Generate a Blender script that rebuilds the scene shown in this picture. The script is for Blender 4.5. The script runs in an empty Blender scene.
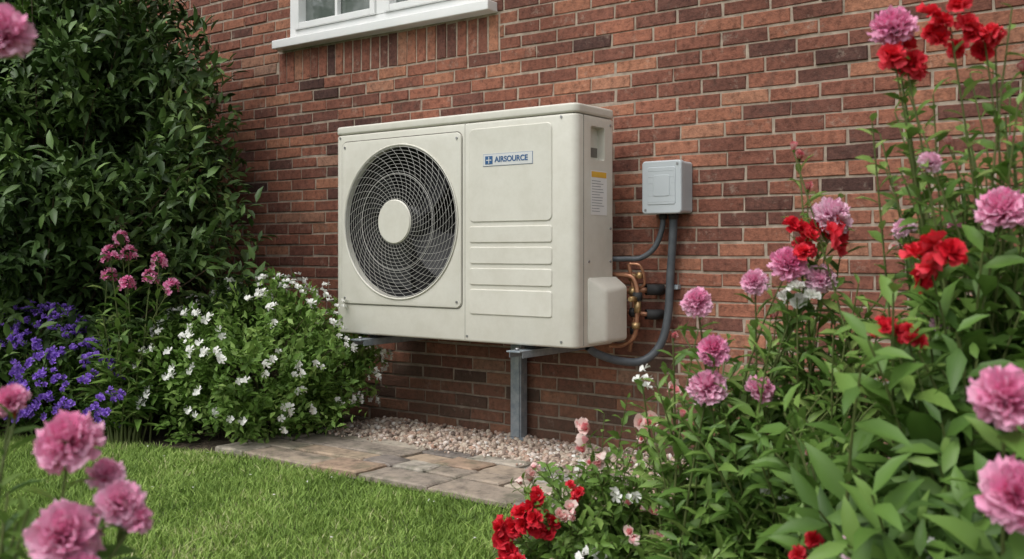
import bpy, bmesh, math, numpy as np
from mathutils import Vector, Matrix
rng=np.random.default_rng(7)
scene=bpy.context.scene
col=scene.collection
# ------------------------------------------------------------ materials
def newmat(name):
    m=bpy.data.materials.new(name); m.use_nodes=True
    nt=m.node_tree; nt.nodes.clear()
    out=nt.nodes.new('ShaderNodeOutputMaterial')
    b=nt.nodes.new('ShaderNodeBsdfPrincipled')
    nt.links.new(b.outputs[0],out.inputs[0])
    return m,nt,b,out
def ramp(nt,stops):
    r=nt.nodes.new('ShaderNodeValToRGB'); e=r.color_ramp.elements
    while len(e)<len(stops): e.new(0.5)
    for i,(p,c) in enumerate(stops):
        e[i].position=p; e[i].color=(*c,1)
    return r
def noise(nt,scale,detail=3,rough=.6,coord='Object'):
    tc=nt.nodes.new('ShaderNodeTexCoord'); n=nt.nodes.new('ShaderNodeTexNoise')
    n.inputs['Scale'].default_value=scale; n.inputs['Detail'].default_value=detail; n.inputs['Roughness'].default_value=rough
    nt.links.new(tc.outputs[coord],n.inputs['Vector']); return n
def bump(nt,src,b,strength,dist=.005):
    bp=nt.nodes.new('ShaderNodeBump'); bp.inputs['Strength'].default_value=strength; bp.inputs['Distance'].default_value=dist
    nt.links.new(src,bp.inputs['Height']); nt.links.new(bp.outputs[0],b.inputs['Normal'])
def mix(nt,a,b,fac,blend='MIX'):
    m=nt.nodes.new('ShaderNodeMix'); m.data_type='RGBA'; m.blend_type=blend
    for s,v in ((m.inputs[0],fac),(m.inputs[6],a),(m.inputs[7],b)):
        if hasattr(v,'links'): nt.links.new(v,s)
        elif isinstance(v,(int,float)): s.default_value=v
        else: s.default_value=(*v,1)
    return m.outputs[2]
def noise_mat(name,c1,c2,scale,rough=.6,bmp=.2,metal=0,dist=.003,lo=.35,hi=.65):
    m,nt,b,o=newmat(name); n=noise(nt,scale)
    r=ramp(nt,[(lo,c1),(hi,c2)]); nt.links.new(n.outputs[0],r.inputs[0]); nt.links.new(r.outputs[0],b.inputs['Base Color'])
    b.inputs['Roughness'].default_value=rough; b.inputs['Metallic'].default_value=metal
    if bmp: bump(nt,n.outputs[0],b,bmp,dist)
    return m
def attr_mat(name,stops,rough=.5,trans=.0,spec=.5,mottle=0,mscale=60,bmp=0):
    m,nt,b,o=newmat(name)
    a=nt.nodes.new('ShaderNodeAttribute'); a.attribute_name='rnd'
    r=ramp(nt,stops); nt.links.new(a.outputs['Fac'],r.inputs[0]); c=r.outputs[0]
    if mottle or bmp:
        n=noise(nt,mscale)
        if mottle:
            r2=ramp(nt,[(.3,(1-mottle,)*3),(.7,(1+mottle*.3,)*3)]); nt.links.new(n.outputs[0],r2.inputs[0])
            c=mix(nt,c,r2.outputs[0],1.0,'MULTIPLY')
        if bmp: bump(nt,n.outputs[0],b,bmp)
    nt.links.new(c,b.inputs['Base Color']); b.inputs['Roughness'].default_value=rough
    b.inputs['Specular IOR Level'].default_value=spec
    if trans>0:
        t=nt.nodes.new('ShaderNodeBsdfTranslucent'); nt.links.new(c,t.inputs[0])
        ms=nt.nodes.new('ShaderNodeMixShader'); ms.inputs[0].default_value=trans
        nt.links.new(b.outputs[0],ms.inputs[1]); nt.links.new(t.outputs[0],ms.inputs[2]); nt.links.new(ms.outputs[0],o.inputs[0])
    return m
M={}
M['stem']=attr_mat('stem_green',[(0,(.09,.12,.03)),(1,(.14,.17,.05))],.7)
M['twig']=attr_mat('twig_brown',[(0,(.07,.05,.03)),(1,(.11,.08,.05))],.8)
M['leaf']=attr_mat('leaf_green',[(0,(.055,.120,.024)),(.5,(.125,.235,.046)),(.85,(.22,.35,.08)),(1,(.32,.43,.13))],.45,.25,.35)
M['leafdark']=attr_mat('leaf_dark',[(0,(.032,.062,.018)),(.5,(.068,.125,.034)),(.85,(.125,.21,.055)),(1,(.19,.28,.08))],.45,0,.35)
M['leafbright']=attr_mat('leaf_bright',[(0,(.09,.17,.03)),(.5,(.17,.30,.06)),(1,(.30,.43,.12))],.5,.25,.3)
M['pink']=attr_mat('petal_pink',[(0,(.80,.11,.34)),(.45,(.92,.32,.56)),(1,(.95,.70,.82))],.6,.25,.2)
M['red']=attr_mat('petal_red',[(0,(.46,.008,.02)),(.6,(.74,.02,.04)),(1,(.84,.07,.10))],.6,.2,.2)
M['white']=attr_mat('petal_white',[(0,(.80,.80,.74)),(1,(.92,.92,.88))],.6,.2,.2)
M['yellow']=attr_mat('flower_centre',[(0,(.45,.35,.05)),(1,(.6,.5,.1))],.7)
M['purple']=attr_mat('petal_purple',[(0,(.13,.04,.42)),(.6,(.24,.10,.66)),(1,(.42,.26,.80))],.6,.2,.2)
M['salmon']=attr_mat('petal_salmon',[(0,(.70,.10,.16)),(.5,(.88,.40,.42)),(1,(.92,.76,.70))],.6,.25,.2)
PM=['stem','leaf','pink','red','white','yellow','purple','salmon','leafdark','leafbright','twig']
PI={k:i for i,k in enumerate(PM)}
# ------------------------------------------------------------ mesh builder
class MB:
    def __init__(s): s.v=[];s.l=[];s.t=[];s.m=[];s.r=[];s.n=0
    def raw(s,V,faces,mat,rnd):
        V=np.asarray(V,float); s.v.append(V)
        s.l.append(np.concatenate([np.asarray(f) for f in faces])+s.n); s.t.append(np.array([len(f) for f in faces]))
        k=len(faces); s.m.append(np.broadcast_to(np.asarray(mat),(k,)).copy()); s.r.append(np.broadcast_to(np.asarray(rnd,float),(k,)).copy())
        s.n+=len(V)
    def inst(s,T,faces,R,P,S,mat,rnd,tr=None):
        T=np.asarray(T,float); k=len(P); n=len(T)
        if k==0: return
        S=np.asarray(S,float).reshape(-1,1)
        V=np.einsum('kij,nj->kni',R,T)*S[:,None,:]+P[:,None,:]
        s.v.append(V.reshape(-1,3))
        fl=np.concatenate([np.asarray(f) for f in faces]); ft=np.array([len(f) for f in faces])
        s.l.append((fl[None,:]+(np.arange(k)*n)[:,None]+s.n).ravel()); s.t.append(np.tile(ft,k))
        nf=len(faces)
        s.m.append(np.tile(np.broadcast_to(np.asarray(mat),(nf,)),k))
        rr=np.repeat(np.broadcast_to(np.asarray(rnd,float),(k,)),nf)
        if tr is not None: rr=rr+np.tile(tr,k)
        s.r.append(np.clip(rr,0,1)); s.n+=n*k
    def tube(s,pts,r0,r1,sides,mat,rnd=.5,cap=False,closed=False):
        pts=np.asarray(pts,float); k=len(pts)
        tg=np.gradient(pts,axis=0)
        if closed: tg=np.roll(pts,-1,0)-np.roll(pts,1,0)
        tg/=np.linalg.norm(tg,axis=1)[:,None]+1e-9
        ref=np.array([0,0,1.]) if abs(tg[:,2]).mean()<.8 else np.array([1.,0,0])
        if closed: ref=np.array([0,1.,0])
        a=np.cross(tg,ref); a/=np.linalg.norm(a,axis=1)[:,None]+1e-9; b=np.cross(a,tg)
        rad=np.linspace(r0,r1,k)[:,None,None]; th=np.arange(sides)*2*math.pi/sides
        V=pts[:,None,:]+rad*(a[:,None,:]*np.cos(th)[None,:,None]+b[:,None,:]*np.sin(th)[None,:,None])
        F=[]
        for i in range(k if closed else k-1):
            j=(i+1)%k
            for q in range(sides):
                F.append((i*sides+q,j*sides+q,j*sides+(q+1)%sides,i*sides+(q+1)%sides))
        s.raw(V.reshape(-1,3),F,mat,rnd)
    def build(s,name,mats,smooth=True,parent=None):
        V=np.concatenate(s.v);L=np.concatenate(s.l).astype(np.int32);T=np.concatenate(s.t)
        me=bpy.data.meshes.new(name); me.vertices.add(len(V)); me.vertices.foreach_set('co',V.astype(np.float32).ravel())
        me.loops.add(len(L)); me.loops.foreach_set('vertex_index',L)
        me.polygons.add(len(T)); st=np.concatenate([[0],np.cumsum(T)[:-1]]).astype(np.int32)
        me.polygons.foreach_set('loop_start',st)
        me.update(calc_edges=True)
        me.polygons.foreach_set('material_index',np.concatenate(s.m).astype(np.int32))
        me.polygons.foreach_set('use_smooth',np.full(len(T),smooth))
        at=me.attributes.new('rnd','FLOAT','FACE'); at.data.foreach_set('value',np.concatenate(s.r).astype(np.float32))
        for m in mats: me.materials.append(m)
        o=bpy.data.objects.new(name,me); col.objects.link(o)
        if parent: o.parent=parent
        return o
PMATS=[M[k] for k in PM]
def nrm(a): return a/(np.linalg.norm(a,axis=-1,keepdims=True)+1e-9)
def frames(d,n):
    d=nrm(d); x=nrm(np.cross(d,n)); z=np.cross(x,d); return np.stack([x,d,z],axis=-1)
def leafT(w,curl=.15):
    V=[(0,0,0),(-.5*w,.35,.07),(0,.38,0),(.5*w,.35,.07),(-.36*w,.7,.03),(0,.7,-.04),(.36*w,.7,.03),(0,1,-curl)]
    F=[(0,2,1),(0,3,2),(1,2,5,4),(2,3,6,5),(4,5,7),(5,6,7)]
    return V,F
def leafS(w):
    return [(0,0,0),(-.5*w,.45,.08),(0,1,-.08),(.5*w,.45,.08)],[(0,2,1),(0,3,2)]
petV=np.array([(0,0,0),(-.3,.5,.05),(.3,.5,.05),(-.40,.86,.0),(-.13,1.0,.08),(.14,.93,-.03),(.38,.90,.07),(0,.55,-.04)])
petF=[(0,7,1),(0,2,7),(1,7,4,3),(7,2,6,5),(7,5,4)]
def rosette(layers,seed=0,wid=1.0,fr=.25):
    r=np.random.default_rng(seed); V=[];F=[];tr=[];n=0
    for (cnt,el,ln,tone) in layers:
        for i in range(cnt):
            a=2*math.pi*(i+r.uniform(-.3,.3))/cnt+el; e=math.radians(el+r.uniform(-9,9)); L=ln*r.uniform(.86,1.12)
            d=np.array([math.cos(e)*math.cos(a),math.cos(e)*math.sin(a),math.sin(e)])
            up=np.array([-math.sin(e)*math.cos(a),-math.sin(e)*math.sin(a),math.cos(e)])
            Rm=frames(d[None],(up+r.normal(0,fr,3))[None])[0]
            P=petV.copy(); P[:,0]*=wid; P[3:7]+=r.normal(0,.04,(4,3)); P=P@Rm.T*L
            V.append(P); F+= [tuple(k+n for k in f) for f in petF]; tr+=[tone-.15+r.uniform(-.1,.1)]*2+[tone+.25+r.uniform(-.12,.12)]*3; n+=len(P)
    return np.concatenate(V),F,np.array(tr)
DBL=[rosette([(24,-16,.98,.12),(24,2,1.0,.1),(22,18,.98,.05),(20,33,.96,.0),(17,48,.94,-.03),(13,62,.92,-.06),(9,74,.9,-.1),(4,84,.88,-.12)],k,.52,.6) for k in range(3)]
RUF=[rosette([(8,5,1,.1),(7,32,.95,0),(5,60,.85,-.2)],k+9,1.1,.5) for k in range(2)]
SIM=rosette([(5,18,1,.0)],20,1.15)
BUD=rosette([(5,76,1,.1),(4,84,1.05,-.3)],30,.9)
BELL=rosette([(5,55,1,.2),(4,80,.9,-.3)],31,.9)
def flower(mb,T,P,up,size,mat,rnd):
    P=np.atleast_2d(P); k=len(P)
    R=[]
    for i in range(k):
        u=np.array(up[i] if np.ndim(up)==2 else up,float); u/=np.linalg.norm(u)
        a=rng.uniform(0,6.28); h=np.array([math.cos(a),math.sin(a),.1]); x=np.cross(u,h); x/=np.linalg.norm(x); y=np.cross(u,x)
        R.append(np.stack([x,y,u],axis=-1))
    mb.inst(T[0],T[1],np.array(R),P,np.broadcast_to(size,(k,)).astype(float),PI[mat],rnd,T[2])
CAM=np.array([0,-3.86,.9])
# garden axis: the plants are laid out along a line running at 36.87 deg to the wall normal
def G(r,f,z=0.): return np.array([.8*r-.6*f, .6*r+.8*f-3.86, z])
TOCAM=np.array([.6,-.8,0])
# ------------------------------------------------------------ stem plants
def stem_plant(name,base,brad,tips,leaf=(.08,.3),nl=16,s0=.25,lmat='leaf',sr=.003,arch=.65,lrnd=(.25,.85),hi=True):
    mb=MB(); P=[];D=[];N=[];S=[];Rn=[]
    for (r,f,z,kind,size) in tips:
        t=G(r,f,z); a=rng.uniform(0,6.28); b=G(base[0],base[1])+np.array([math.cos(a),math.sin(a),0])*brad*math.sqrt(rng.uniform())
        b[2]=0
        b=b*.65+.35*np.array([t[0],t[1],0])
        c=b+(t-b)*np.array([.25,.25,arch])+rng.normal(0,.02,3)
        s=np.linspace(0,1,9)[:,None]; pts=(1-s)**2*b+2*s*(1-s)*c+s*s*t
        mb.tube(pts,sr*1.4,sr*.55,5,PI['stem'],rng.uniform())
        k=int(nl*rng.uniform(.8,1.2)); ss=np.linspace(s0,.96 if kind!='none' else 1.0,k)
        tone=rng.uniform(*lrnd); g=rng.uniform(0,6.28)
        for i,q in enumerate(ss):
            p=(1-q)**2*b+2*q*(1-q)*c+q*q*t; tg=2*(1-q)*(c-b)+2*q*(t-c); tg/=np.linalg.norm(tg)
            az=g+i*2.4+rng.normal(0,.3); u=np.cross(tg,[1,.3,0]); u/=np.linalg.norm(u); w=np.cross(tg,u)
            side=u*math.cos(az)+w*math.sin(az)
            d=side*.85+tg*rng.uniform(.2,.9)+np.array([0,0,rng.uniform(-.35,.25)])
            P.append(p);D.append(d);N.append(tg+rng.normal(0,.25,3)); S.append(leaf[0]*rng.uniform(.6,1.15)*(1-.45*max(0,q-.6)/.4)); Rn.append(tone+rng.normal(0,.13))
        up=(t-c)/np.linalg.norm(t-c)*.7+np.array([0,0,.35])+TOCAM*.5+rng.normal(0,.25,3)
        if kind in('pink','lpink'):
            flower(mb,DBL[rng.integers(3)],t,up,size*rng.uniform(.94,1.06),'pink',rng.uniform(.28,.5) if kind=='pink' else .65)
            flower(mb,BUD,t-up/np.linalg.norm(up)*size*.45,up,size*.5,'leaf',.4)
        elif kind=='red':
            for j in range(6):
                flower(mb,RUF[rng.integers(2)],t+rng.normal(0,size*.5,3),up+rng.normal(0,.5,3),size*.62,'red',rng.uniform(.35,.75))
        elif kind=='wht':
            for j in range(4): flower(mb,SIM,t+rng.normal(0,size*.6,3),up+rng.normal(0,.4,3),size*.6,'white',.6)
        elif kind=='wfl':
            for j in range(5): flower(mb,RUF[j%2],t+rng.normal(0,size*.6,3),up+rng.normal(0,.4,3),size*.5,'white',.6)
        elif kind=='bud':
            flower(mb,BUD,t,up,size,'salmon',.35); flower(mb,BUD,t-np.array([0,0,.004]),up,size*.45,'leaf',.5)
        elif kind=='bell':
            for j in range(3): flower(mb,BELL,t+rng.normal(0,size*.5,3),rng.normal(0,.6,3)+up*.5,size,'salmon',rng.uniform(.4,.8))
    P=np.array(P);D=np.array(D);N=np.array(N)
    T,F=leafT(leaf[1]) if hi else leafS(leaf[1])
    mb.inst(T,F,frames(D,N),P,np.array(S),PI[lmat],np.clip(Rn,0,1))
    return mb.build(name,PMATS)
def fill(c,rad,n,kind='none',size=.02,kinds=None,shell=.5):
    out=[]
    while len(out)<n:
        d=rng.normal(0,1,3); d/=np.linalg.norm(d); q=rng.uniform(shell,1)
        p=np.array(c)+d*np.array(rad)*q*rng.uniform(.85,1.12)
        if p[2]<.06: continue
        kk,sz=kind,size
        if kinds and q>.8 and rng.uniform()<kinds[0]: kk,sz=kinds[1+rng.integers(len(kinds)-1)]
        out.append((p[0],p[1],p[2],kk,sz))
    return out
tA=[(-.018,2.6,.151,'red',.045),(.047,2.6,.216,'red',.045),(.094,2.6,.19,'red',.035),(.16,2.6,.27,'red',.022),(.0,2.5,.10,'red',.035),
 (.198,2.6,.424,'bell',.035),(.372,2.6,.502,'bell',.04),(.359,2.6,.437,'bell',.035),(.21,2.6,.36,'bell',.03),(.372,2.5,.17,'bell',.035),(.13,2.55,.24,'bell',.03),(.20,2.5,.16,'wht',.03),(.10,2.45,.13,'bell',.03),(.27,2.5,.30,'wht',.025),(.05,2.7,.30,'bell',.025),(.43,2.6,.33,'bell',.03),(.33,2.55,.23,'bell',.028),(.24,2.6,.48,'none',.02),(.30,2.6,.52,'none',.02)]
tA+=fill((.22,2.7,.16),(.27,.27,.24),120,kinds=(.3,('bell',.024),('bud',.02),('bell',.018),('wht',.022)))
tA+=fill((.38,2.6,.22),(.20,.2,.28),60,kinds=(.3,('bell',.024),('bud',.02),('wht',.022)))
stem_plant('red_flowering_shrub',(.22,2.75),.2,tA,leaf=(.055,.42),nl=18,lmat='leafbright',lrnd=(.1,.75),sr=.002,arch=.6)
tB=[(.407,2.2,.788,'pink',.037),(.444,2.2,.682,'pink',.038),(.431,2.2,.599,'pink',.044),(.543,2.2,.594,'pink',.034),(.607,2.2,.871,'pink',.044),(.535,2.2,.832,'pink',.03),
(.678,2.2,.838,'lpink',.038),(.70,2.2,.977,'lpink',.045),(.627,2.2,.80,'wfl',.040),(.704,2.2,.937,'red',.05),(.649,2.2,.931,'red',.036),(.66,2.3,1.11,'bud',.03),(.68,2.3,1.04,'bud',.025),(.75,2.3,1.02,'none',.03),
(.37,2.3,.70,'bud',.02),(.33,2.3,.60,'none',.02),(.62,2.4,.74,'bud',.02),(.40,2.4,.72,'none',.02)]
tB+=fill((.56,2.3,.38),(.28,.3,.40),195,kinds=(.2,('bud',.02),('pink',.02),('bell',.02),('wht',.025),('wht',.02)),shell=.35)
tB+=fill((.75,2.2,.54),(.24,.25,.44),120,kinds=(.2,('bud',.02),('red',.02),('wht',.025)),shell=.3)
stem_plant('pink_carnation_plant',(.53,2.35),.22,tB,leaf=(.095,.28),nl=19,lmat='leaf',lrnd=(.3,.85),sr=.003)
tC=[(.711,1.7,.873,'red',.045),(.668,1.7,.764,'red',.026),(.64,1.7,.77,'red',.022),(.835,1.7,.966,'pink',.046),(.896,2.0,.94,'pink',.028),
(.616,1.25,.715,'pink',.045),(.604,1.2,.608,'pink',.047),(.565,1.6,.418,'lpink',.037),(.50,1.7,.388,'red',.03),(.86,2.0,1.06,'bud',.02),(.80,1.7,.90,'none',.02)]
tC+=fill((.86,1.75,.50),(.42,.36,.45),240,kinds=(.06,('bud',.018),('red',.018),('wht',.022)),shell=.3)
tC+=fill((.64,1.5,.36),(.20,.18,.27),85,shell=.2)
stem_plant('leafy_flower_shrub',(.85,1.8),.25,tC,leaf=(.14,.34),nl=18,lmat='leaf',lrnd=(.15,.75),sr=.0035)
tD=[(.686,1.8,1.30,'pink',.042),(.707,1.8,1.249,'red',.045),(.788,1.8,1.309,'red',.038),(.851,1.8,1.278,'red',.034),(.752,1.8,1.06,'lpink',.022),(.68,1.8,1.29,'pink',.03),
(.62,2.2,1.12,'bud',.022),(.80,1.9,1.2,'none',.02),(.90,1.8,1.34,'none',.02),(.86,1.7,1.15,'none',.02),(.95,1.9,1.1,'bud',.02),(.72,2.0,1.16,'none',.02),(.83,1.9,1.10,'bud',.02),(.92,1.8,1.22,'bud',.025)]
tD+=fill((.98,1.95,1.0),(.28,.3,.36),95,kinds=(.3,('bud',.02),('lpink',.025),('bell',.02)),shell=.3)
stem_plant('tall_rose_bush',(1.05,2.0),.2,tD,leaf=(.075,.42),nl=26,s0=.3,lmat='leaf',lrnd=(.35,.95),sr=.003,arch=.55)
tE=[(-.5525,1.25,.661,'pink',.043),(-.546,1.22,.552,'pink',.043),(-.49,1.25,.584,'pink',.032),(-.528,1.3,.609,'pink',.026),(-.69,1.4,.683,'red',.014),(-.47,1.25,.565,'pink',.022),(-.63,1.25,.60,'none',.02),(-.70,1.4,.69,'pink',.025),(-.52,1.2,.51,'pink',.03)]
tE+=fill((-.68,1.3,.36),(.14,.16,.30),80,shell=.2)
stem_plant('pink_carnation_plant',(-.70,1.3),.12,tE,leaf=(.085,.28),nl=16,lmat='leaf',lrnd=(.2,.8),sr=.003)
stem_plant('pink_carnation_plant',(-.92,1.2),.06,[(-.612,1.2,1.16,'pink',.036),(-.70,1.2,1.1,'none',.02),(-.78,1.2,1.0,'pink',.03),(-.80,1.25,.8,'none',.02),(-.85,1.25,.9,'none',.02)],leaf=(.085,.28),nl=16,sr=.003,arch=.9)
# ------------------------------------------------------------ rounded bushes
def lumpy(dirs,seed,n=26,amp=.3,k=14):
    r=np.random.default_rng(seed); c=nrm(r.normal(0,1,(n,3))); a=r.uniform(-amp*.7,amp,n)
    return 1+(a[None]*np.exp(k*(dirs@c.T-1))).sum(1)
def bush(name,c,rad,ntw,lpt,leaf,lmat,seed,zmin=.03,tw=.3,fl=None,lump=.3,base=None,hi=False,qr=(.62,1.03)):
    mb=MB(); r=np.random.default_rng(seed)
    d=nrm(r.normal(0,1,(ntw*2,3))); d=d[d[:,2]>-.75][:ntw]; ntw=len(d)
    q=lumpy(d,seed,amp=lump)*r.uniform(qr[0],qr[1],ntw)
    c=np.array(c);rad=np.array(rad); tip=c+d*rad*q[:,None]
    tip[:,1]=np.minimum(tip[:,1],-.06); tip[:,2]=np.maximum(tip[:,2],zmin)
    out=nrm(d/rad)+np.array([0,0,.45]); out=nrm(out+r.normal(0,.35,out.shape))
    s=r.uniform(0,1,(ntw,lpt)); L=tw*r.uniform(.6,1.3,(ntw,1,1))
    P=tip[:,None,:]-out[:,None,:]*s[:,:,None]*L+r.normal(0,leaf[0]*.40,(ntw,lpt,3))
    D=out[:,None,:]*.7+r.normal(0,.62,(ntw,lpt,3)); N=np.array([0,0,1.])+out[:,None,:]*.5+r.normal(0,.45,(ntw,lpt,3))
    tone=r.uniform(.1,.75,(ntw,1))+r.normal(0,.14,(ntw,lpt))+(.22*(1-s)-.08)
    S=leaf[0]*r.uniform(.6,1.2,(ntw,lpt))
    P=P.reshape(-1,3); ok=(P[:,1]<-.02)&(P[:,2]>zmin*.5)
    T,F=leafT(leaf[1]) if hi else leafS(leaf[1])
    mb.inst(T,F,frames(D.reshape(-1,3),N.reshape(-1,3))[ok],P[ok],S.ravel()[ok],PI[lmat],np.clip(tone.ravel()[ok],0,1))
    b=np.array(base if base is not None else (c[0],c[1],0))
    for i in range(0,ntw,max(1,ntw//150)):
        t=tip[i]; s_=np.linspace(0,1,7)[:,None]; bb=b+np.array([*r.normal(0,.07,2),0]); m=bb+(t-bb)*np.array([.35,.35,.6])
        mb.tube((1-s_)**2*bb+2*s_*(1-s_)*m+s_*s_*t,.008*rad[2],.0015,5,PI['twig'])
    if fl:
        kind,nf,size,cl=fl
        dd=nrm(r.normal(0,1,(nf*2,3))); dd=dd[dd[:,2]>-.35][:nf]
        Pn=c+dd*rad*(lumpy(dd,seed,amp=lump)*r.uniform(.94,1.05,len(dd)))[:,None]; Pn=Pn[(Pn[:,2]>.05)&(Pn[:,1]<-.05)]
        oo=nrm((Pn-c)/rad)+np.array([0,0,.4])
        for j in range(cl):
            flower(mb,SIM,Pn+r.normal(0,size*.9,Pn.shape)*(j>0),oo+r.normal(0,.3,oo.shape),size*r.uniform(.8,1.15,len(Pn)),kind,.6)
    return mb.build(name,PMATS)
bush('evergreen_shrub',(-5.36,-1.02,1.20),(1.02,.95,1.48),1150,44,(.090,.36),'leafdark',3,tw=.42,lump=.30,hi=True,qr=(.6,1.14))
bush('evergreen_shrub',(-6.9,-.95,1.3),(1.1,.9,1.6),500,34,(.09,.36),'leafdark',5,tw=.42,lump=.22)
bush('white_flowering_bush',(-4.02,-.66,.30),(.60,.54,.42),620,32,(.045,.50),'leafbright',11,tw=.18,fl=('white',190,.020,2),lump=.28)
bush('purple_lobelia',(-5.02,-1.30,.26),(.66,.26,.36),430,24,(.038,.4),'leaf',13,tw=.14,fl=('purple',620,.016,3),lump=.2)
tS=[]
for i in range(22):
    tS.append((-1.32+rng.normal(0,.24),5.0+rng.normal(0,.15),rng.uniform(.56,.82),'wht',.018))
stem_plant('white_campion',(-1.3,5.0),.2,tS,leaf=(.05,.35),nl=14,s0=.4,lmat='leafbright',sr=.002,hi=False)
def phlox(name,base,tips):
    mbx=[(r,f,z,'none',.02) for r,f,z in tips]
    extra=fill((base[0],base[1],.42),(.24,.14,.26),50)
    ob=stem_plant(name,base,.1,mbx+extra,leaf=(.13,.24),nl=14,s0=.25,lmat='leaf',sr=.004,lrnd=(.3,.9))
    mb=MB()
    for r,f,z in tips:
        t=G(r,f,z)
        for j in range(15):
            d=rng.normal(0,1,3); d/=np.linalg.norm(d); d[2]=abs(d[2])*1.2-.3
            flower(mb,SIM,t+d*np.array([.030,.030,.048]),d+np.array([0,0,.3])+TOCAM*.3,.019,'pink',rng.uniform(.05,.5))
    mb.build('flower_heads',PMATS,parent=ob)
phlox('pink_phlox',(-1.82,4.68),[(-1.84,4.7,.95),(-1.87,4.65,.88),(-1.66,4.7,.85),(-1.70,4.7,.77),(-1.90,4.7,.79),(-1.79,4.65,.74),(-1.60,4.7,.73),(-1.80,4.7,.88)])
# ------------------------------------------------------------ ground
def edge(x): return -1.08-np.clip((-3.7-x)/1.3,0,1)*.42+.02*np.sin(x*9)
lawnm,nt,b,o=newmat('lawn_ground')
n=noise(nt,3);n2=noise(nt,120)
r=ramp(nt,[(.3,(.08,.13,.03)),(.7,(.14,.21,.05))]);nt.links.new(n.outputs[0],r.inputs[0])
r2=ramp(nt,[(.3,(.45,.45,.4)),(.7,(1.2,1.2,1.1))]);nt.links.new(n2.outputs[0],r2.inputs[0])
nt.links.new(mix(nt,r.outputs[0],r2.outputs[0],1.,'MULTIPLY'),b.inputs['Base Color']); b.inputs['Roughness'].default_value=.9; bump(nt,n2.outputs[0],b,.8,.02)
def sheet(name,poly,z,mat):
    me=bpy.data.meshes.new(name); me.from_pydata([(x,y,z) for x,y in poly],[],[tuple(range(len(poly)))]); me.materials.append(mat)
    ob=bpy.data.objects.new(name,me); col.objects.link(ob); return ob
sheet('ground',[(-300,-300),(300,-300),(300,300),(-300,300)],0,lawnm)
soil=noise_mat('soil',(.05,.036,.024),(.12,.09,.06),40,.95,1.0,dist=.02)
bedL=[(-9,-1.54)]+[(x,float(edge(x))+.01) for x in np.linspace(-9,-3.62,40)][1:]+[(-3.62,0.0),(-9,0.0)]
sheet('flower_bed',bedL,.004,soil)
bedR=[(-2.03,-1.085),(-1.95,-1.3),(-1.78,-1.55),(-1.5,-1.9),(-1.2,-2.3),(-.8,-2.8),(-.45,-3.3),(-.3,-4.2),(3,-4.2),(3,0),(-.9,0),(-.9,-1.085)]
sheet('flower_bed',bedR[::1],.004,soil)
cx,cy=G(-.68,1.3)[:2]
sheet('flower_bed',[(cx+.32*math.cos(a),cy+.25*math.sin(a)) for a in np.linspace(0,6.28,24)[:-1]],.004,soil)
sand=noise_mat('sand_joint',(.12,.105,.07),(.22,.20,.14),50,.95,.5)
sheet('path_base',[(-3.62,-1.085),(-.9,-1.085),(-.9,0),(-3.62,0)],.008,sand)
def inpoly(x,y,poly):
    ins=np.zeros(len(x),bool); n=len(poly)
    for i in range(n):
        x1,y1=poly[i];x2,y2=poly[(i+1)%n]
        c=((y1>y)!=(y2>y))&(x<(x2-x1)*(y-y1)/(y2-y1+1e-12)+x1); ins^=c
    return ins
def grass_pts(nn,f0,f1,s0,s1):
    f=np.sqrt(rng.uniform(f0**2,f1**2,nn)); r=rng.uniform(s0,s1,nn)*f
    x=.8*r-.6*f; y=.6*r+.8*f-3.86
    ok=(y<edge(x)+rng.normal(0,.020,nn))&~inpoly(x,y,[(a-.015,b-.015) for a,b in bedR])&~(((x-cx)/.3)**2+((y-cy)/.23)**2<1)
    return x[ok],y[ok]
xs,ys=[],[]
for a in ((170000,2.4,5.9,-.6,.16),(35000,.8,2.4,-1.2,.5),(25000,2.4,7.5,-1.3,-.6)):
    x,y=grass_pts(*a); xs.append(x); ys.append(y)
x=np.concatenate(xs);y=np.concatenate(ys);k=len(x)
T=[(-.5,0,0),(.5,0,0),(-.4,0,.55),(.4,0,.55),(0,.0,1)]
a=rng.uniform(0,6.28,k); ln=rng.uniform(.014,.036,k)*(1+.3*np.sin(x*7+y*5)*np.sin(y*9-x*3)); lean=rng.normal(0,.6,(k,2))
w=rng.uniform(.003,.0055,k)
V=np.zeros((k,5,3)); ca,sa=np.cos(a),np.sin(a)
for i,(tx,_,tz) in enumerate(T):
    V[:,i,0]=x+ca*tx*w+lean[:,0]*ln*tz**1.8; V[:,i,1]=y+sa*tx*w+lean[:,1]*ln*tz**1.8; V[:,i,2]=ln*tz
mb=MB(); mb.v=[V.reshape(-1,3)]; fl=np.array([0,1,3,2,2,3,4]); mb.l=[(fl[None]+(np.arange(k)*5)[:,None]).ravel()]; mb.t=[np.tile([4,3],k)]
tone=.46+.15*np.sin(x*2.3+1)*np.cos(y*3.1)+.12*np.sin(x*11+y*7)+.10*np.sin(x*23-y*17)+rng.normal(0,.22,k)
mb.m=[np.zeros(2*k,int)]; mb.r=[np.repeat(np.clip(tone,0,1),2)]; mb.n=5*k
gm=attr_mat('grass_blade',[(0,(.12,.20,.04)),(.5,(.25,.385,.08)),(.85,(.37,.50,.13)),(1,(.50,.50,.26))],.6,.12,.25)
mb.build('lawn_grass',[gm])
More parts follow.
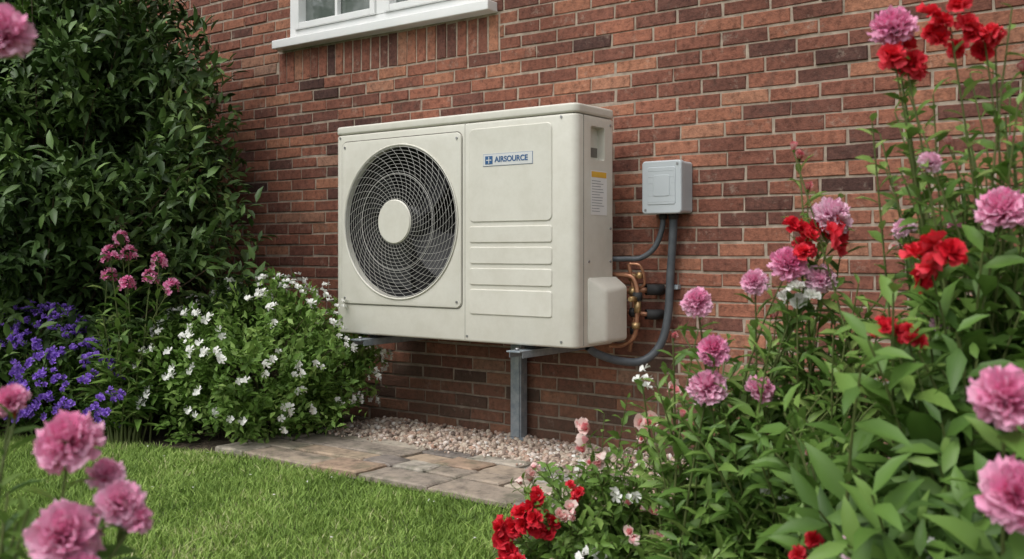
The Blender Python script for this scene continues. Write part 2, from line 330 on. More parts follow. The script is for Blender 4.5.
# paving
slabm,nt,b,o=newmat('paving_stone')
a_=nt.nodes.new('ShaderNodeAttribute'); a_.attribute_name='rnd'
r=ramp(nt,[(0,(.19,.165,.15)),(.25,(.30,.255,.21)),(.5,(.40,.31,.225)),(.7,(.35,.245,.175)),(.85,(.45,.39,.31)),(1,(.34,.335,.33))]);nt.links.new(a_.outputs['Fac'],r.inputs[0])
n=noise(nt,14,5,.75);r2=ramp(nt,[(.32,(.42,.42,.42)),(.52,(1,1,1)),(.7,(1.25,1.22,1.18))]);nt.links.new(n.outputs[0],r2.inputs[0])
c=mix(nt,r.outputs[0],r2.outputs[0],1.,'MULTIPLY')
n=noise(nt,5,4,.7);r3=ramp(nt,[(.52,(0,0,0)),(.66,(.55,.55,.55))]);nt.links.new(n.outputs[0],r3.inputs[0])
c=mix(nt,c,(.10,.11,.065),r3.outputs[0]);nt.links.new(c,b.inputs['Base Color']);b.inputs['Roughness'].default_value=.85
n=noise(nt,45,4,.7);bump(nt,n.outputs[0],b,.7,.004)
mb=MB()
yrow=[-1.075,-.89,-.75,-.585,-.475]
for i in range(4):
    xx=-3.62-rng.uniform(0,.2)
    while xx<-.95:
        L=rng.uniform(.14,.44); x0,x1,y0,y1=xx+.007,xx+L-.007,yrow[i]+.007,yrow[i+1]-.007
        h=.026+rng.uniform(-.005,.007); e=.009; tl=rng.normal(0,.0035,4); j=rng.normal(0,.006,(8,2))
        # chipped, many-sided slab outline
        out=[]
        for (pa,pb) in (((x0,y0),(x1,y0)),((x1,y0),(x1,y1)),((x1,y1),(x0,y1)),((x0,y1),(x0,y0))):
            for t in (0,.3,.65):
                out.append((pa[0]+(pb[0]-pa[0])*t+rng.normal(0,.0035),pa[1]+(pb[1]-pa[1])*t+rng.normal(0,.0035)))
        out=np.array(out); ctr=np.array([(x0+x1)/2,(y0+y1)/2]); m_=len(out)
        inn=out+(ctr-out)/np.linalg.norm(ctr-out,axis=1)[:,None]*e
        sx_,sy_=rng.normal(0,.012,2); zt=lambda p:h+(p[:,0]-ctr[0])*sx_+(p[:,1]-ctr[1])*sy_
        V_=np.concatenate([np.c_[out,np.zeros(m_)],np.c_[out,zt(out)-.006],np.c_[inn,zt(inn)]])
        F_=[(q,(q+1)%m_,m_+(q+1)%m_,m_+q) for q in range(m_)]+[(m_+q,m_+(q+1)%m_,2*m_+(q+1)%m_,2*m_+q) for q in range(m_)]+[tuple(range(2*m_,3*m_))]
        mb.raw(V_,F_,0,rng.uniform()); xx+=L
mb.build('stone_path',[slabm],smooth=False)
# gravel
bm=bmesh.new(); bmesh.ops.create_icosphere(bm,subdivisions=2,radius=.5); iv=np.array([v.co[:] for v in bm.verts]); fi=[tuple(v.index for v in f.verts) for f in bm.faces]; bm.free()
gr=attr_mat('pebbles',[(0,(.16,.12,.10)),(.3,(.42,.32,.25)),(.55,(.56,.49,.40)),(.75,(.42,.26,.19)),(1,(.78,.74,.68))],.75,0,.3)
def pebbles(k,x0,x1,y0,y1,smin,smax,zz):
    P=np.stack([rng.uniform(x0,x1,k),rng.uniform(y0,y1,k),rng.uniform(zz,zz+.014,k)],1)
    q=rng.normal(0,1,(k,3)); R=frames(q,rng.normal(0,1,(k,3))); st=rng.uniform(.5,1.0,(k,1,3)); R=R*st
    return P,R,rng.uniform(smin,smax,k)
mb=MB()
for a in ((5500,-3.75,-.9,-.475,-.01,.015,.038,.010),(450,-2.0,-.9,-1.2,-.4,.012,.026,.012),(260,-3.7,-.9,-.60,-.45,.01,.018,.032)):
    P,R,S=pebbles(*a); mb.inst(iv,fi,R,P,S,0,rng.uniform(0,1,len(P)))
mb.build('gravel',[gr])
mb=MB(); k=34; f=rng.uniform(2.9,4.6,k); r_=rng.uniform(-.45,.05,k)*f; P=np.stack([.8*r_-.6*f,.6*r_+.8*f-3.86,np.full(k,.030)],1); ok=P[:,1]<-1.15
mb.inst(petV,petF,frames(rng.normal(0,1,(k,3))*[1,1,.2],np.array([[0,0,1.]])+rng.normal(0,.2,(k,3)))[ok],P[ok],rng.uniform(.008,.014,k)[ok],PI['white'],.6)
mb.build('fallen_petals',PMATS)
# ------------------------------------------------------------ house
def empty(name,loc=(0,0,0)):
    e=bpy.data.objects.new(name,None); e.location=loc; e.empty_display_size=.1; col.objects.link(e); return e
def adopt(o,p):
    o.parent=p; o.matrix_parent_inverse=Matrix.Translation(-Vector(p.location)); return o
def bmobj(name,bm,mat,parent=None,smooth=False):
    bmesh.ops.recalc_face_normals(bm,faces=bm.faces[:])
    me=bpy.data.meshes.new(name); bm.to_mesh(me); bm.free(); me.materials.append(mat)
    o=bpy.data.objects.new(name,me); col.objects.link(o)
    if parent: adopt(o,parent)
    return o
def box(name,x0,x1,y0,y1,z0,z1,mat,parent=None,bev=.003,vb=0,axis=2,seg=3,smooth=True):
    bm=bmesh.new(); bmesh.ops.create_cube(bm,size=1)
    for v in bm.verts: v.co=Vector(((x0+x1)/2+v.co.x*(x1-x0),(y0+y1)/2+v.co.y*(y1-y0),(z0+z1)/2+v.co.z*(z1-z0)))
    if vb:
        ed=[e for e in bm.edges if abs((e.verts[0].co-e.verts[1].co).normalized()[axis])>.9]
        bmesh.ops.bevel(bm,geom=ed,offset=vb,segments=6,affect='EDGES',profile=.5)
        if bev:
            ed=[e for e in bm.edges if abs(e.verts[0].co[axis]-e.verts[1].co[axis])<1e-6]
            bmesh.ops.bevel(bm,geom=ed,offset=bev,segments=seg,affect='EDGES',profile=.5)
    elif bev: bmesh.ops.bevel(bm,geom=bm.edges[:],offset=bev,segments=2,affect='EDGES',profile=.5)
    o=bmobj(name,bm,mat,parent)
    if smooth:
        for p in o.data.polygons: p.use_smooth=True
        md=o.modifiers.new('wn','WEIGHTED_NORMAL'); md.keep_sharp=True
    return o
house=empty('brick_house',(-4,0,0))
bk,nt,b,o=newmat('brick')
a=nt.nodes.new('ShaderNodeAttribute');a.attribute_name='rnd'
r=ramp(nt,[(0,(.085,.043,.036)),(.15,(.15,.064,.048)),(.4,(.235,.092,.062)),(.65,(.30,.122,.078)),(.85,(.365,.165,.10)),(1,(.31,.195,.145))]);nt.links.new(a.outputs['Fac'],r.inputs[0])
n1=noise(nt,34,4,.75);m1=ramp(nt,[(.30,(.46,.45,.45)),(.5,(1,1,1)),(.72,(1.4,1.37,1.32))]);nt.links.new(n1.outputs[0],m1.inputs[0])
c=mix(nt,r.outputs[0],m1.outputs[0],1.,'MULTIPLY')
n2=noise(nt,1.6,3,.65);m2=ramp(nt,[(.35,(.74,.73,.73)),(.65,(1.12,1.12,1.11))]);nt.links.new(n2.outputs[0],m2.inputs[0])
c=mix(nt,c,m2.outputs[0],1.,'MULTIPLY')
n4=noise(nt,11,4,.8);m4=ramp(nt,[(.57,(0,0,0)),(.74,(.5,.5,.5))]);nt.links.new(n4.outputs[0],m4.inputs[0])
c=mix(nt,c,(.42,.34,.27),m4.outputs[0])
n5=noise(nt,6.5,4,.75);m5=ramp(nt,[(.58,(0,0,0)),(.72,(.6,.6,.6))]);nt.links.new(n5.outputs[0],m5.inputs[0])
c=mix(nt,c,(.09,.058,.046),m5.outputs[0])
def damp(nt,c):
    tc=nt.nodes.new('ShaderNodeTexCoord');sx=nt.nodes.new('ShaderNodeSeparateXYZ');nt.links.new(tc.outputs['Object'],sx.inputs[0])
    n=noise(nt,4,2);ad=nt.nodes.new('ShaderNodeMath');ad.operation='MULTIPLY_ADD';nt.links.new(n.outputs[0],ad.inputs[0]);ad.inputs[1].default_value=-.5;nt.links.new(sx.outputs[2],ad.inputs[2])
    rr=ramp(nt,[(0,(.4,.4,.4)),(.3,(0,0,0))]);nt.links.new(ad.outputs[0],rr.inputs[0])
    return mix(nt,c,(.10,.085,.055),rr.outputs[0])
c=damp(nt,c)
nt.links.new(c,b.inputs['Base Color']);b.inputs['Roughness'].default_value=.9;b.inputs['Specular IOR Level'].default_value=.3
n3=noise(nt,80,2,.7);bump(nt,n3.outputs[0],b,.8,.004)
mo,nt,b,o=newmat('mortar');n=noise(nt,22,3);r=ramp(nt,[(.3,(.25,.195,.15)),(.7,(.46,.38,.30))]);nt.links.new(n.outputs[0],r.inputs[0]);nt.links.new(damp(nt,r.outputs[0]),b.inputs['Base Color']);b.inputs['Roughness'].default_value=.95
mb=MB(); Pp=.0627; BL=.208
rng2=np.random.default_rng(21)
def brick(x0,x1,z0,z1):
    g=.0049; x0+=g+rng2.normal(0,.0014);x1-=g+rng2.normal(0,.0014);z0+=g+rng2.normal(0,.0012);z1-=g+rng2.normal(0,.0012)
    e=.0030; y=rng2.normal(0,.0016); tt=rng2.normal(0,.0008,4); jj=rng2.normal(0,.0013,(4,2))
    V=[(x0,.02,z0),(x1,.02,z0),(x1,.02,z1),(x0,.02,z1),(x0,y+e,z0),(x1,y+e,z0),(x1,y+e,z1),(x0,y+e,z1),(x0+e,y+tt[0],z0+e),(x1-e,y+tt[1],z0+e),(x1-e,y+tt[2],z1-e),(x0+e,y+tt[3],z1-e)]
    V=np.array(V)
    for q in range(4):
        for l in (4,8): V[q+l,0]+=jj[q,0]; V[q+l,2]+=jj[q,1]
    F=[(0,1,5,4),(1,2,6,5),(2,3,7,6),(3,0,4,7),(4,5,9,8),(5,6,10,9),(6,7,11,10),(7,4,8,11),(8,9,10,11)]
    mb.raw(V,F,0,np.clip(rng2.beta(1.9,2.0)-(.25 if rng2.uniform()<.12 else 0),0,1))
for i in range(-1,85):
    z0=i*Pp; xx=-12+(BL/2 if i%2 else 0)+rng2.normal(0,.006)
    cut_=None
    if 30<=i<33: cut_=(-4.60,-2.975)
    elif 33<=i<53: cut_=(-4.493,-3.03)
    elif 53<=i<56: cut_=(-4.60,-2.975)
    while xx<3:
        p,q=xx,min(xx+BL+rng2.normal(0,.002),3); xx=q if q<3 else 4
        segs=[(p,min(q,cut_[0])),(max(p,cut_[1]),q)] if cut_ else [(p,q)]
        for s0,s1 in segs:
            if s1-s0>.03: brick(s0,s1,z0,z0+Pp)
for z0,z1 in ((30*Pp,32.9*Pp),(53*Pp,56*Pp)):
    nn=24; w=(4.60-2.975)/nn
    for j in range(nn): brick(-4.60+j*w,-4.60+(j+1)*w,z0,z1)
adopt(mb.build('front_wall_bricks',[bk],smooth=False),house)
bm=bmesh.new()
def rect(x0,x1,z0,z1,y):
    vs=[bm.verts.new(p) for p in ((x0,y,z0),(x1,y,z0),(x1,y,z1),(x0,y,z1))]; bm.faces.new(vs)
my=.0050
rect(-12,-4.493,-.1,5.32,my);rect(-3.03,3,-.1,5.32,my);rect(-4.493,-3.03,-.1,2.08,my);rect(-4.493,-3.03,3.32,5.32,my)
bmobj('mortar_joints',bm,mo,house)
plain=noise_mat('side_brick',(.20,.07,.05),(.28,.10,.07),12,.9,.3)
box('side_wall_west',-12,-11.8,.03,7,-.1,5.3,plain,house,0,smooth=False);box('side_wall_east',2.8,3,.03,7,-.1,5.3,plain,house,0,smooth=False);box('back_wall',-12,3,7.003,7.2,-.1,5.3,plain,house,0,smooth=False)
tile=noise_mat('roof_tiles',(.10,.06,.05),(.16,.09,.07),8,.85,.4)
bm=bmesh.new()
vs=[bm.verts.new(p) for p in ((-12.4,-.3,5.25),(3.4,-.3,5.25),(3.4,3.6,8),(-12.4,3.6,8),(3.4,7.6,5.25),(-12.4,7.6,5.25))]
bm.faces.new((vs[0],vs[1],vs[2],vs[3]));bm.faces.new((vs[3],vs[2],vs[4],vs[5]));bm.faces.new((vs[1],vs[4],vs[2]));bm.faces.new((vs[0],vs[3],vs[5]))
bmobj('roof',bm,tile,house)
upvc=noise_mat('white_upvc',(.78,.79,.78),(.83,.83,.82),6,.35,0)
glass,nt,b,o=newmat('window_glass')
n=noise(nt,3.5,3);r=ramp(nt,[(.35,(.06,.08,.065)),(.65,(.24,.26,.25))]);nt.links.new(n.outputs[0],r.inputs[0]);nt.links.new(r.outputs[0],b.inputs['Base Color'])  # opaque panes: reflections and pale interior painted in as mottled grey-green
b.inputs['Roughness'].default_value=.04;b.inputs['Specular IOR Level'].default_value=.8;b.inputs['IOR'].default_value=1.7
X0,X1,Z0,Z1=-4.49,-3.033,2.122,3.319
box('window_sill',-4.575,-2.985,-.075,.10,2.070,2.12,upvc,house,.006)
def frame(n,x0,x1,z0,z1,yf,yb,w):
    box(n+'_left',x0,x0+w,yf,yb,z0,z1,upvc,house,.004);box(n+'_right',x1-w,x1,yf,yb,z0,z1,upvc,house,.004)
    box(n+'_bottom',x0+w+.0005,x1-w-.0005,yf+.001,yb,z0,z0+w,upvc,house,.004);box(n+'_top',x0+w+.0005,x1-w-.0005,yf+.001,yb,z1-w,z1,upvc,house,.004)
frame('window_frame',X0,X1,Z0,Z1,-.01,.09,.05)
xm=(X0+X1)/2
box('window_mullion',xm-.035,xm+.035,-.012,.09,Z0+.0505,Z1-.0505,upvc,house,.004)
for k_,(a0,a1) in enumerate(((X0+.052,xm-.037),(xm+.037,X1-.052))):
    frame('sash_%d'%k_,a0,a1,Z0+.052,Z1-.052,-.025,.06,.036)
    c0=(a0+a1)/2
    box('glazing_bar_v%d'%k_,c0-.010,c0+.010,.0,.03,Z0+.089,Z1-.089,upvc,house,.002)
    for h in (.33,.66): 
        zz=Z0+.09+(Z1-Z0-.18)*h
        for s_,(b0,b1) in enumerate(((a0+.037,c0-.0105),(c0+.0105,a1-.037))):
            box('glazing_bar_h%d_%d'%(k_,s_),b0,b1,.002,.03,zz-.010,zz+.010,upvc,house,.002)
    box('window_pane_%d'%k_,a0+.03,a1-.03,.032,.038,Z0+.08,Z1-.08,glass,house,0,smooth=False)
# ------------------------------------------------------------ heat pump
hp=empty('heat_pump_unit',(-2.93,-.3,.506))
cream,nt,b,o=newmat('cream_painted_metal')
n=noise(nt,2.5,4,.6);r=ramp(nt,[(.3,(.65,.63,.555)),(.7,(.70,.685,.61))]);nt.links.new(n.outputs[0],r.inputs[0])
n_=noise(nt,9,4,.8);r_d=ramp(nt,[(.35,(.93,.925,.91)),(.6,(1,1,1))]);nt.links.new(n_.outputs[0],r_d.inputs[0])
nt.links.new(mix(nt,r.outputs[0],r_d.outputs[0],1.,'MULTIPLY'),b.inputs['Base Color']);b.inputs['Roughness'].default_value=.42
n=noise(nt,300,2);bump(nt,n.outputs[0],b,.08,.001)
darkm=noise_mat('dark_interior',(.006,.006,.007),(.012,.012,.013),20,.8,0)
blade=noise_mat('fan_plastic',(.018,.018,.020),(.028,.028,.030),20,.5,0)
wire=noise_mat('grille_wire',(.40,.39,.36),(.48,.47,.44),20,.45,0)
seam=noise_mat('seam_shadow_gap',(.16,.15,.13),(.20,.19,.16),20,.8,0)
def cyl(name,c,rad,dep,axis,mat,parent=None,seg=64,bev=0):
    bm=bmesh.new(); bmesh.ops.create_cone(bm,cap_ends=True,segments=seg,radius1=rad,radius2=rad,depth=dep)
    if bev: bmesh.ops.bevel(bm,geom=[e for e in bm.edges if abs(e.verts[0].co.z-e.verts[1].co.z)<1e-6],offset=bev,segments=3,affect='EDGES')
    R={'x':Matrix.Rotation(math.pi/2,4,'Y'),'y':Matrix.Rotation(math.pi/2,4,'X'),'z':Matrix()}[axis]
    bm.transform(Matrix.Translation(c)@R); o=bmobj(name,bm,mat,parent)
    for p in o.data.polygons: p.use_smooth=len(p.vertices)<6
    return o
FX,FZ,FR=-3.206,1.040,.358
def cut(o,cutters):
    o.modifiers.clear()
    for i,c_ in enumerate(cutters):
        c_.modifiers.clear()
        md=o.modifiers.new('b%d'%i,'BOOLEAN'); md.operation='DIFFERENCE'; md.object=c_; md.solver='EXACT'
    bpy.context.view_layer.update(); dg=bpy.context.evaluated_depsgraph_get()
    me=bpy.data.meshes.new_from_object(o.evaluated_get(dg)); o.modifiers.clear(); o.data=me
    for c_ in cutters: bpy.data.objects.remove(c_)
bx0,bx1,byf,byb,bz0,bz1=-3.638,-2.228,-.456,-.146,.506,1.506
body=box('casing',bx0,bx1,byf,byb,bz0,1.468,cream,hp,.010,vb=.035)
c1=cyl('c1',(FX,byf+.03,FZ),FR,.30,'y',cream); c2=box('c2',bx1-.035,bx1+.05,-.345,-.235,1.285,1.425,cream,None,0,vb=.012,axis=0)
cut(body,[c1,c2])
def prune(o,ymin):
    bm=bmesh.new(); bm.from_mesh(o.data); bad=[v for v in bm.verts if v.co.y<ymin]
    if bad: bmesh.ops.delete(bm,geom=bad,context='VERTS')
    bad=[f for f in bm.faces if (Vector((f.calc_center_median().x-FX,0,f.calc_center_median().z-FZ)).length<.34 and f.calc_center_median().y<-.35)]
    bad=[f for f in bad if all(((v.co.x-FX)**2+(v.co.z-FZ)**2)**.5<FR+.002 for v in f.verts) and abs(f.normal.y)>.9]
    if bad: bmesh.ops.delete(bm,geom=bad,context='FACES')
    bm.to_mesh(o.data); bm.free()
prune(body,byf-.003)
def shade_auto(o,ang=35):
    me=o.data
    for p in me.polygons: p.use_smooth=True
    try: me.set_sharp_from_angle(angle=math.radians(ang))
    except Exception: pass
shade_auto(body)
lid=box('top_cover',bx0-.002,bx1+.002,byf-.002,byb+.002,1.4705,bz1+.004,cream,hp,.010,vb=.036); shade_auto(lid)
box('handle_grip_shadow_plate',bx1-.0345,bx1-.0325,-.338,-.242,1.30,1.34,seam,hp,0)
plate=box('fan_panel',-3.584,-2.830,-.4635,-.4558,.652,1.430,cream,hp,.003,vb=.03,axis=1)
c1=cyl('c1',(FX,-.46,FZ),FR,.1,'y',cream); cut(plate,[c1]); prune(plate,-.466); shade_auto(plate)
sm=MB()
def rrect(x0,x1,z0,z1,R,y):
    p=[]
    for (cx_,cz_,a0) in ((x1-R,z1-R,0),(x0+R,z1-R,90),(x0+R,z0+R,180),(x1-R,z0+R,270)):
        for t in range(7):
            a_=math.radians(a0+15*t); p.append((cx_+R*math.cos(a_),y,cz_+R*math.sin(a_)))
    return p
sm.tube(rrect(-3.588,-2.826,.648,1.434,.034,-.4555),.0022,.0022,6,0,closed=True)
sm.tube([(-2.812,-.4555,.515),(-2.812,-.4555,1.0),(-2.812,-.4555,1.465)],.0012,.0012,6,0)
sm.tube([(bx1+.0003,-.40,.515),(bx1+.0003,-.40,1.0),(bx1+.0003,-.40,1.465)],.0015,.0015,6,0)
adopt(sm.build('panel_seams',[seam]),hp)
def lathe(name,prof,mat,seg=96):
    V=[];F=[]
    for i,(r_,y_) in enumerate(prof):
        for j in range(seg):
            a_=2*math.pi*j/seg; V.append((FX+r_*math.cos(a_),y_,FZ+r_*math.sin(a_)))
    for i in range(len(prof)-1):
        for j in range(seg):
            F.append((i*seg+j,i*seg+(j+1)%seg,(i+1)*seg+(j+1)%seg,(i+1)*seg+j))
    me=bpy.data.meshes.new(name); me.from_pydata(V,[],F); me.materials.append(mat)
    for p in me.polygons: p.use_smooth=True
    o=bpy.data.objects.new(name,me); col.objects.link(o); adopt(o,hp); return o
d_=.008
lathe('fan_ring',[(.3495+d_,-.4630),(.355+d_,-.4665),(.351+d_,-.470),(.3455+d_,-.466),(.343+d_,-.450),(.342+d_,-.435)],cream)
lathe('fan_duct',[(.3415+d_,-.437),(.338,-.30),(.0,-.298)],darkm)
mbf=MB()
for k_ in range(4):
    a0=k_*math.pi/2+.3; V=[];F=[]
    nr,na=7,9
    for i in range(nr):
        rr_=.07+(.325-.07)*i/(nr-1)
        for j in range(na):
            t=j/(na-1); sweep=.35*(i/(nr-1))**1.5
            an=a0+sweep+t*(.95-.15*i/(nr-1)); V.append((FX+rr_*math.cos(an),-.40+.075*t+.008*math.sin(t*3.14),FZ+rr_*math.sin(an)))
    for i in range(nr-1):
        for j in range(na-1): F.append((i*na+j,i*na+j+1,(i+1)*na+j+1,(i+1)*na+j))
    mbf.raw(V,F,0,.5)
adopt(mbf.build('fan_blades',[blade]),hp)
cyl('fan_hub',(FX,-.36,FZ),.075,.09,'y',blade,hp,bev=.01)
def gy(r_): return -.468-.020*(1-(r_/.353)**2)
mg=MB()
for r_ in np.arange(.108,.346,.0160):
    th=np.linspace(0,2*math.pi,73)[:-1]
    mg.tube(np.stack([FX+r_*np.cos(th),np.full(72,gy(r_)),FZ+r_*np.sin(th)],1),.0010,.0010,5,0,closed=True)
for k_ in range(40):
    a0=k_*2*math.pi/40; rr_=np.linspace(.095,.353,12); an=a0+(rr_-.095)*3.0
    mg.tube(np.stack([FX+rr_*np.cos(an),gy(rr_)+.0022,FZ+rr_*np.sin(an)],1),.0010,.0010,5,0)
for r_ in (.349,.225):
    th=np.linspace(0,2*math.pi,97)[:-1]
    mg.tube(np.stack([FX+r_*np.cos(th),np.full(96,gy(r_)+.003),FZ+r_*np.sin(th)],1),.0018,.0018,6,0,closed=True)
adopt(mg.build('fan_grille',[wire]),hp)
cyl('grille_hub',(FX,gy(0)-.001,FZ),.103,.014,'y',cream,hp,bev=.005)
def emb(n,x0,x1,z0,z1,R=.02,t=.005):
    o=box(n,x0,x1,byf-t,byf+.004,z0,z1,cream,hp,.0045,vb=R,axis=1); shade_auto(o,60)
emb('embossed_panel',-2.785,-2.345,1.030,1.438,.025)
for i,(z0,z1) in enumerate(((.940,1.012),(.848,.922),(.756,.830),(.628,.738))): emb('louvre_panel_%d'%i,-2.785,-2.345,z0,z1,.012)
badge=noise_mat('badge_silver',(.60,.61,.60),(.66,.67,.66),10,.35,0)
blue=noise_mat('blue_ink',(.02,.09,.22),(.03,.11,.27),10,.5,0); ink=noise_mat('dark_ink',(.12,.13,.15),(.16,.17,.18),10,.6,0)
white=noise_mat('label_white',(.76,.76,.74),(.82,.82,.80),10,.5,0); yel=noise_mat('label_yellow',(.75,.42,.03),(.8,.48,.05),10,.5,0)
box('badge_border',-2.705,-2.440,byf-.0065,byf-.004,1.270,1.323,blue,hp,.0008)
box('badge_plate',-2.7035,-2.4415,byf-.0075,byf-.0045,1.2715,1.3215,badge,hp,.0008)
def text(n,s,size,loc,rot,mat,bold=.0):
    cu=bpy.data.curves.new(n,'FONT'); cu.body=s; cu.size=size; cu.extrude=.0006; cu.offset=bold; cu.align_x='LEFT'; cu.align_y='CENTER'; cu.materials.append(mat)
    o=bpy.data.objects.new(n,cu); o.location=loc; o.rotation_euler=rot; col.objects.link(o); adopt(o,hp)
text('badge_text','AIRSOURCE',.033,(-2.640,byf-.0082,1.297),(math.pi/2,0,0),blue,.0008)
box('badge_logo_base',-2.692,-2.652,byf-.0086,byf-.007,1.279,1.314,blue,hp,0)
box('badge_logo_bar',-2.686,-2.658,byf-.0092,byf-.0085,1.2945,1.2985,badge,hp,0)
box('badge_logo_stem',-2.674,-2.670,byf-.0090,byf-.0084,1.282,1.311,badge,hp,0)
sx=bx1
box('warning_label',sx-.001,sx+.0015,-.345,-.220,1.055,1.240,white,hp,0)
box('label_stripe',sx+.0005,sx+.0022,-.341,-.224,1.212,1.236,yel,hp,0)
zz=1.198; i=0
while zz>1.068:
    L=rng.uniform(.05,.10); box('label_line_%d'%i,sx+.0005,sx+.0020,-.338,-.338+L,zz-.002,zz,ink,hp,0); zz-=.0115; i+=1
bm=bmesh.new()
y0,y1,z0,z1=-.375,-.142,.512,.80
vb_=[bm.verts.new((sx-.002,y,z)) for y,z in ((y0,z0),(y1,z0),(y1,z1),(y0,z1))]; vt=[bm.verts.new(p) for p in ((sx+.055,y0+.07,z0+.015),(sx+.062,y1-.004,z0+.015),(sx+.062,y1-.004,z1-.045),(sx+.055,y0+.07,z1-.06))]
bm.faces.new(vt); bm.faces.new(vb_[::-1])
for i in range(4): bm.faces.new((vb_[i],vb_[(i+1)%4],vt[(i+1)%4],vt[i]))
bmesh.ops.recalc_face_normals(bm,faces=bm.faces[:]); bmesh.ops.bevel(bm,geom=bm.edges[:],offset=.014,segments=4,affect='EDGES',profile=.5)
o=bmobj('valve_cover',bm,cream,hp); shade_auto(o,50)
scr=noise_mat('screw_steel',(.3,.3,.3),(.4,.4,.4),30,.35,0,metal=.8)
for i,(x_,z_) in enumerate(((-3.560,1.405),(-2.853,1.405),(-3.560,.678),(-2.853,.678),(-2.3,.53),(-2.3,1.455),(-3.60,1.455),(-3.60,.53),(-2.80,.53))):
    cyl('screw_%d'%i,(x_,-.465 if i<4 else -.457,z_),.0055,.005,'y',scr,hp,seg=12)
for i,(y_,z_) in enumerate(((-.19,1.44),(-.19,1.0),(-.36,.86),(-.19,.86))): cyl('side_screw_%d'%i,(sx+.001,y_,z_),.0055,.005,'x',scr,hp,seg=12)
foot=noise_mat('rubber_black',(.015,.015,.016),(.03,.03,.03),20,.7,.1)
for i,x_ in enumerate((-3.43,-2.50)): 
    box('foot_rail_%d'%i,x_-.03,x_+.03,-.40,-.2,.488,.5055,foot,hp,.002)
# ------------------------------------------------------------ bracket
br=empty('wall_bracket',(-3,0,.46))
galv=noise_mat('galvanised_steel',(.24,.29,.33),(.38,.42,.45),25,.45,.05,metal=.4)
for i,x_ in enumerate((-3.43,-2.50)):
    box('arm_top_%d'%i,x_-.035,x_+.035,-.52,-.012,.480,.4865,galv,br,.001)
    box('arm_side_a_%d'%i,x_-.035,x_-.031,-.50,-.012,.456,.4795,galv,br,.001)
    box('arm_side_b_%d'%i,x_+.031,x_+.035,-.50,-.012,.456,.4795,galv,br,.001)
    cyl('bolt_%d'%i,(x_,-.49,.491),.009,.012,'z',scr,br,seg=6)
box('back_rail',-3.394,-2.536,-.085,-.045,.470,.502,foot,br,.003)
box('support_leg',-2.842,-2.780,-.085,-.030,.004,.4695,galv,br,.006)
box('support_leg_flange',-2.836,-2.786,-.091,-.086,.03,.46,galv,br,.002)
box('leg_foot',-2.865,-2.757,-.10,-.015,.018,.028,galv,br,.002)
# ------------------------------------------------------------ isolator box + conduits
eb=empty('electrical_isolator_box',(-2.02,-.05,1.17))
gp=noise_mat('grey_plastic',(.43,.47,.49),(.48,.52,.54),4,.4,0)
o=box('box_base',-2.115,-1.935,-.075,-.002,1.065,1.282,gp,eb,.004,vb=.012,axis=1); shade_auto(o)
o=box('box_lid',-2.119,-1.931,-.112,-.076,1.061,1.286,gp,eb,.007,vb=.016,axis=1); shade_auto(o)
o=box('lid_panel',-2.092,-1.958,-.1145,-.110,1.10,1.258,gp,eb,.0025,vb=.010,axis=1); shade_auto(o,60)
o=box('lid_inset',-2.060,-1.985,-.1165,-.113,1.135,1.225,gp,eb,.002,vb=.008,axis=1); shade_auto(o,60)
for i in range(6): box('lid_line_%d'%i,-2.088,-1.962,-.1152,-.114,1.112+i*.026,1.1132+i*.026,gp,eb,0)
cyl('lid_screw_0',(-2.10,-.113,1.078),.005,.004,'y',scr,eb,seg=12);cyl('lid_screw_1',(-1.95,-.113,1.27),.005,.004,'y',scr,eb,seg=12)
def spline(pts,n=40):
    pts=np.array(pts,float); P=np.vstack([2*pts[0]-pts[1],pts,2*pts[-1]-pts[-2]]); out=[]
    m=len(pts)-1; per=max(2,n//m)
    for i in range(m):
        p0,p1,p2,p3=P[i:i+4]
        for t in np.linspace(0,1,per,endpoint=False):
            out.append(.5*((2*p1)+(-p0+p2)*t+(2*p0-5*p1+4*p2-p3)*t*t+(-p0+3*p1-3*p2+p3)*t**3))
    out.append(pts[-1]); return np.array(out)
cond=noise_mat('grey_conduit',(.06,.07,.08),(.09,.10,.11),20,.5,.1)
mb=MB()
mb.tube(spline([(-2.000,-.05,1.07),(-2.005,-.045,.98),(-2.02,-.04,.80),(-2.03,-.045,.62),(-2.06,-.06,.50),(-2.12,-.10,.435),(-2.19,-.17,.435),(-2.25,-.26,.47),(-2.27,-.30,.50)],64),.0175,.0175,12,0)
mb.tube(spline([(-2.05,-.05,1.07),(-2.055,-.05,1.0),(-2.085,-.06,.92),(-2.14,-.08,.875),(-2.20,-.11,.87),(-2.26,-.14,.87)],48),.012,.012,10,0)
adopt(mb.build('conduits',[cond]),eb)
for i,x_ in enumerate((-2.000,-2.05)): cyl('cable_gland_%d'%i,(x_,-.05,1.052),.022-.004*i,.026,'z',foot,eb,seg=12,bev=.003)
box('conduit_clip',-2.045,-1.99,-.03,-.002,.74,.76,galv,eb,.002)
pw=empty('copper_pipework',(-2.18,-.1,.65))
cop=noise_mat('copper',(.36,.17,.10),(.54,.28,.17),25,.42,.05,metal=.75); brass=noise_mat('brass',(.38,.25,.11),(.54,.38,.19),25,.42,.05,metal=.75)
mb=MB()
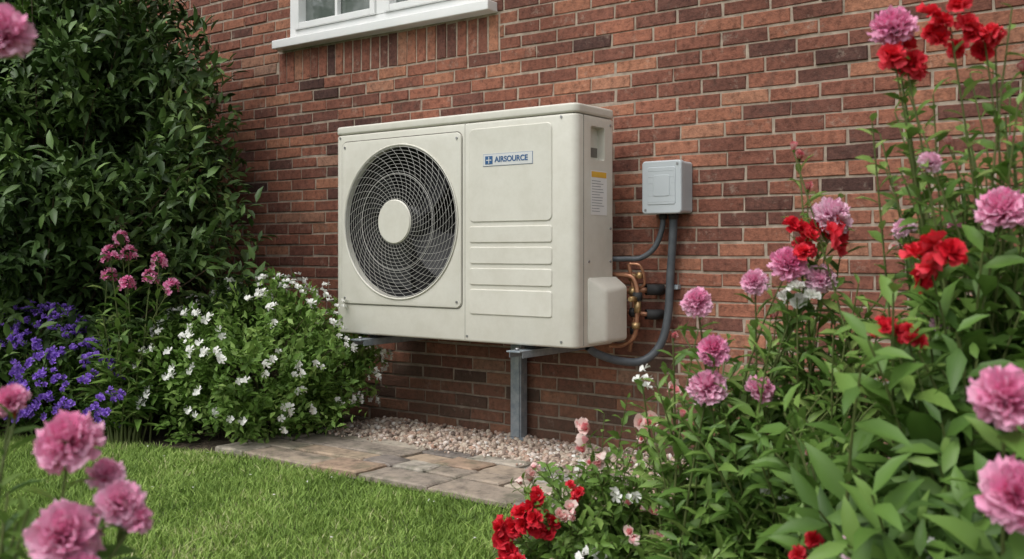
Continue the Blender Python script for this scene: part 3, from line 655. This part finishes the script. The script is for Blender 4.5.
for pts,r_ in (([(-2.25,-.13,.80),(-2.185,-.13,.80),(-2.150,-.125,.785),(-2.135,-.12,.72),(-2.137,-.12,.62),(-2.150,-.12,.54),(-2.20,-.13,.500),(-2.26,-.14,.495)],.0105),
    ([(-2.25,-.10,.73),(-2.20,-.10,.73),(-2.15,-.09,.735),(-2.11,-.05,.735),(-2.09,.01,.735)],.013),
    ([(-2.25,-.10,.64),(-2.19,-.10,.64),(-2.14,-.085,.635),(-2.10,-.05,.63),(-2.09,.01,.63)],.011),
    ([(-2.19,-.10,.85),(-2.175,-.09,.74),(-2.17,-.09,.60),(-2.19,-.09,.47)],.009),
    ([(-2.16,-.14,.85),(-2.115,-.13,.84),(-2.105,-.11,.77),(-2.14,-.10,.74)],.006)):
    mb.tube(spline(pts,40),r_,r_,10,0)
adopt(mb.build('pipes',[cop]),pw)
for i,(c_,r_,d_,ax) in enumerate((((-2.135,-.12,.71),.021,.036,'z'),((-2.135,-.12,.665),.015,.05,'z'),((-2.165,-.10,.73),.023,.030,'x'),((-2.165,-.10,.64),.020,.030,'x'),((-2.137,-.155,.70),.012,.05,'y'),((-2.175,-.09,.79),.019,.030,'z'),((-2.17,-.09,.56),.017,.030,'z'),((-2.143,-.12,.585),.018,.026,'z'),((-2.125,-.12,.80),.014,.026,'z'))):
    cyl('valve_%d'%i,c_,r_,d_,ax,brass if i%3 else foot,pw,seg=6 if i%2==0 else 16,bev=.002)
mb=MB(); mb.tube(spline([(-2.12,-.075,.738),(-2.09,-.04,.737),(-2.085,.01,.735)],12),.024,.024,12,0); mb.tube(spline([(-2.12,-.075,.632),(-2.09,-.04,.63),(-2.085,.01,.63)],12),.022,.022,12,0); adopt(mb.build('pipe_insulation',[foot]),pw)
# ------------------------------------------------------------ light
w=bpy.data.worlds.new('World'); scene.world=w; w.use_nodes=True; nt=w.node_tree
bg=nt.nodes['Background']; sky=nt.nodes.new('ShaderNodeTexSky'); sky.sky_type='NISHITA'; sky.sun_disc=False
sky.sun_elevation=math.radians(58); sky.sun_rotation=math.radians(190); sky.air_density=1.2; sky.dust_density=4; sky.ozone_density=1
hs=nt.nodes.new('ShaderNodeHueSaturation'); hs.inputs['Saturation'].default_value=.22; hs.inputs['Value'].default_value=1.15
nt.links.new(sky.outputs[0],hs.inputs['Color']); nt.links.new(hs.outputs[0],bg.inputs[0]); bg.inputs[1].default_value=.15
sd=bpy.data.lights.new('sun','SUN'); sd.energy=1.15; sd.angle=math.radians(50); sd.color=(1,.985,.95)
so=bpy.data.objects.new('sun',sd); col.objects.link(so)
el=math.radians(58); az=math.radians(190)
dirv=Vector((math.sin(az)*math.cos(el),math.cos(az)*math.cos(el),math.sin(el)))
so.rotation_euler=dirv.to_track_quat('Z','Y').to_euler()
# ------------------------------------------------------------ camera
cd=bpy.data.cameras.new('camera'); cd.sensor_width=36; cd.lens=36*1000/1024; cd.shift_y=-27.5/1024; cd.clip_end=1000; cd.clip_start=.05
cd.dof.use_dof=True; cd.dof.focus_distance=4.4; cd.dof.aperture_fstop=5
co=bpy.data.objects.new('camera',cd); co.location=CAM; co.rotation_euler=(math.pi/2,0,math.radians(36.87)); col.objects.link(co); scene.camera=co
scene.view_settings.view_transform='Standard'; scene.view_settings.look='None'; scene.view_settings.exposure=0
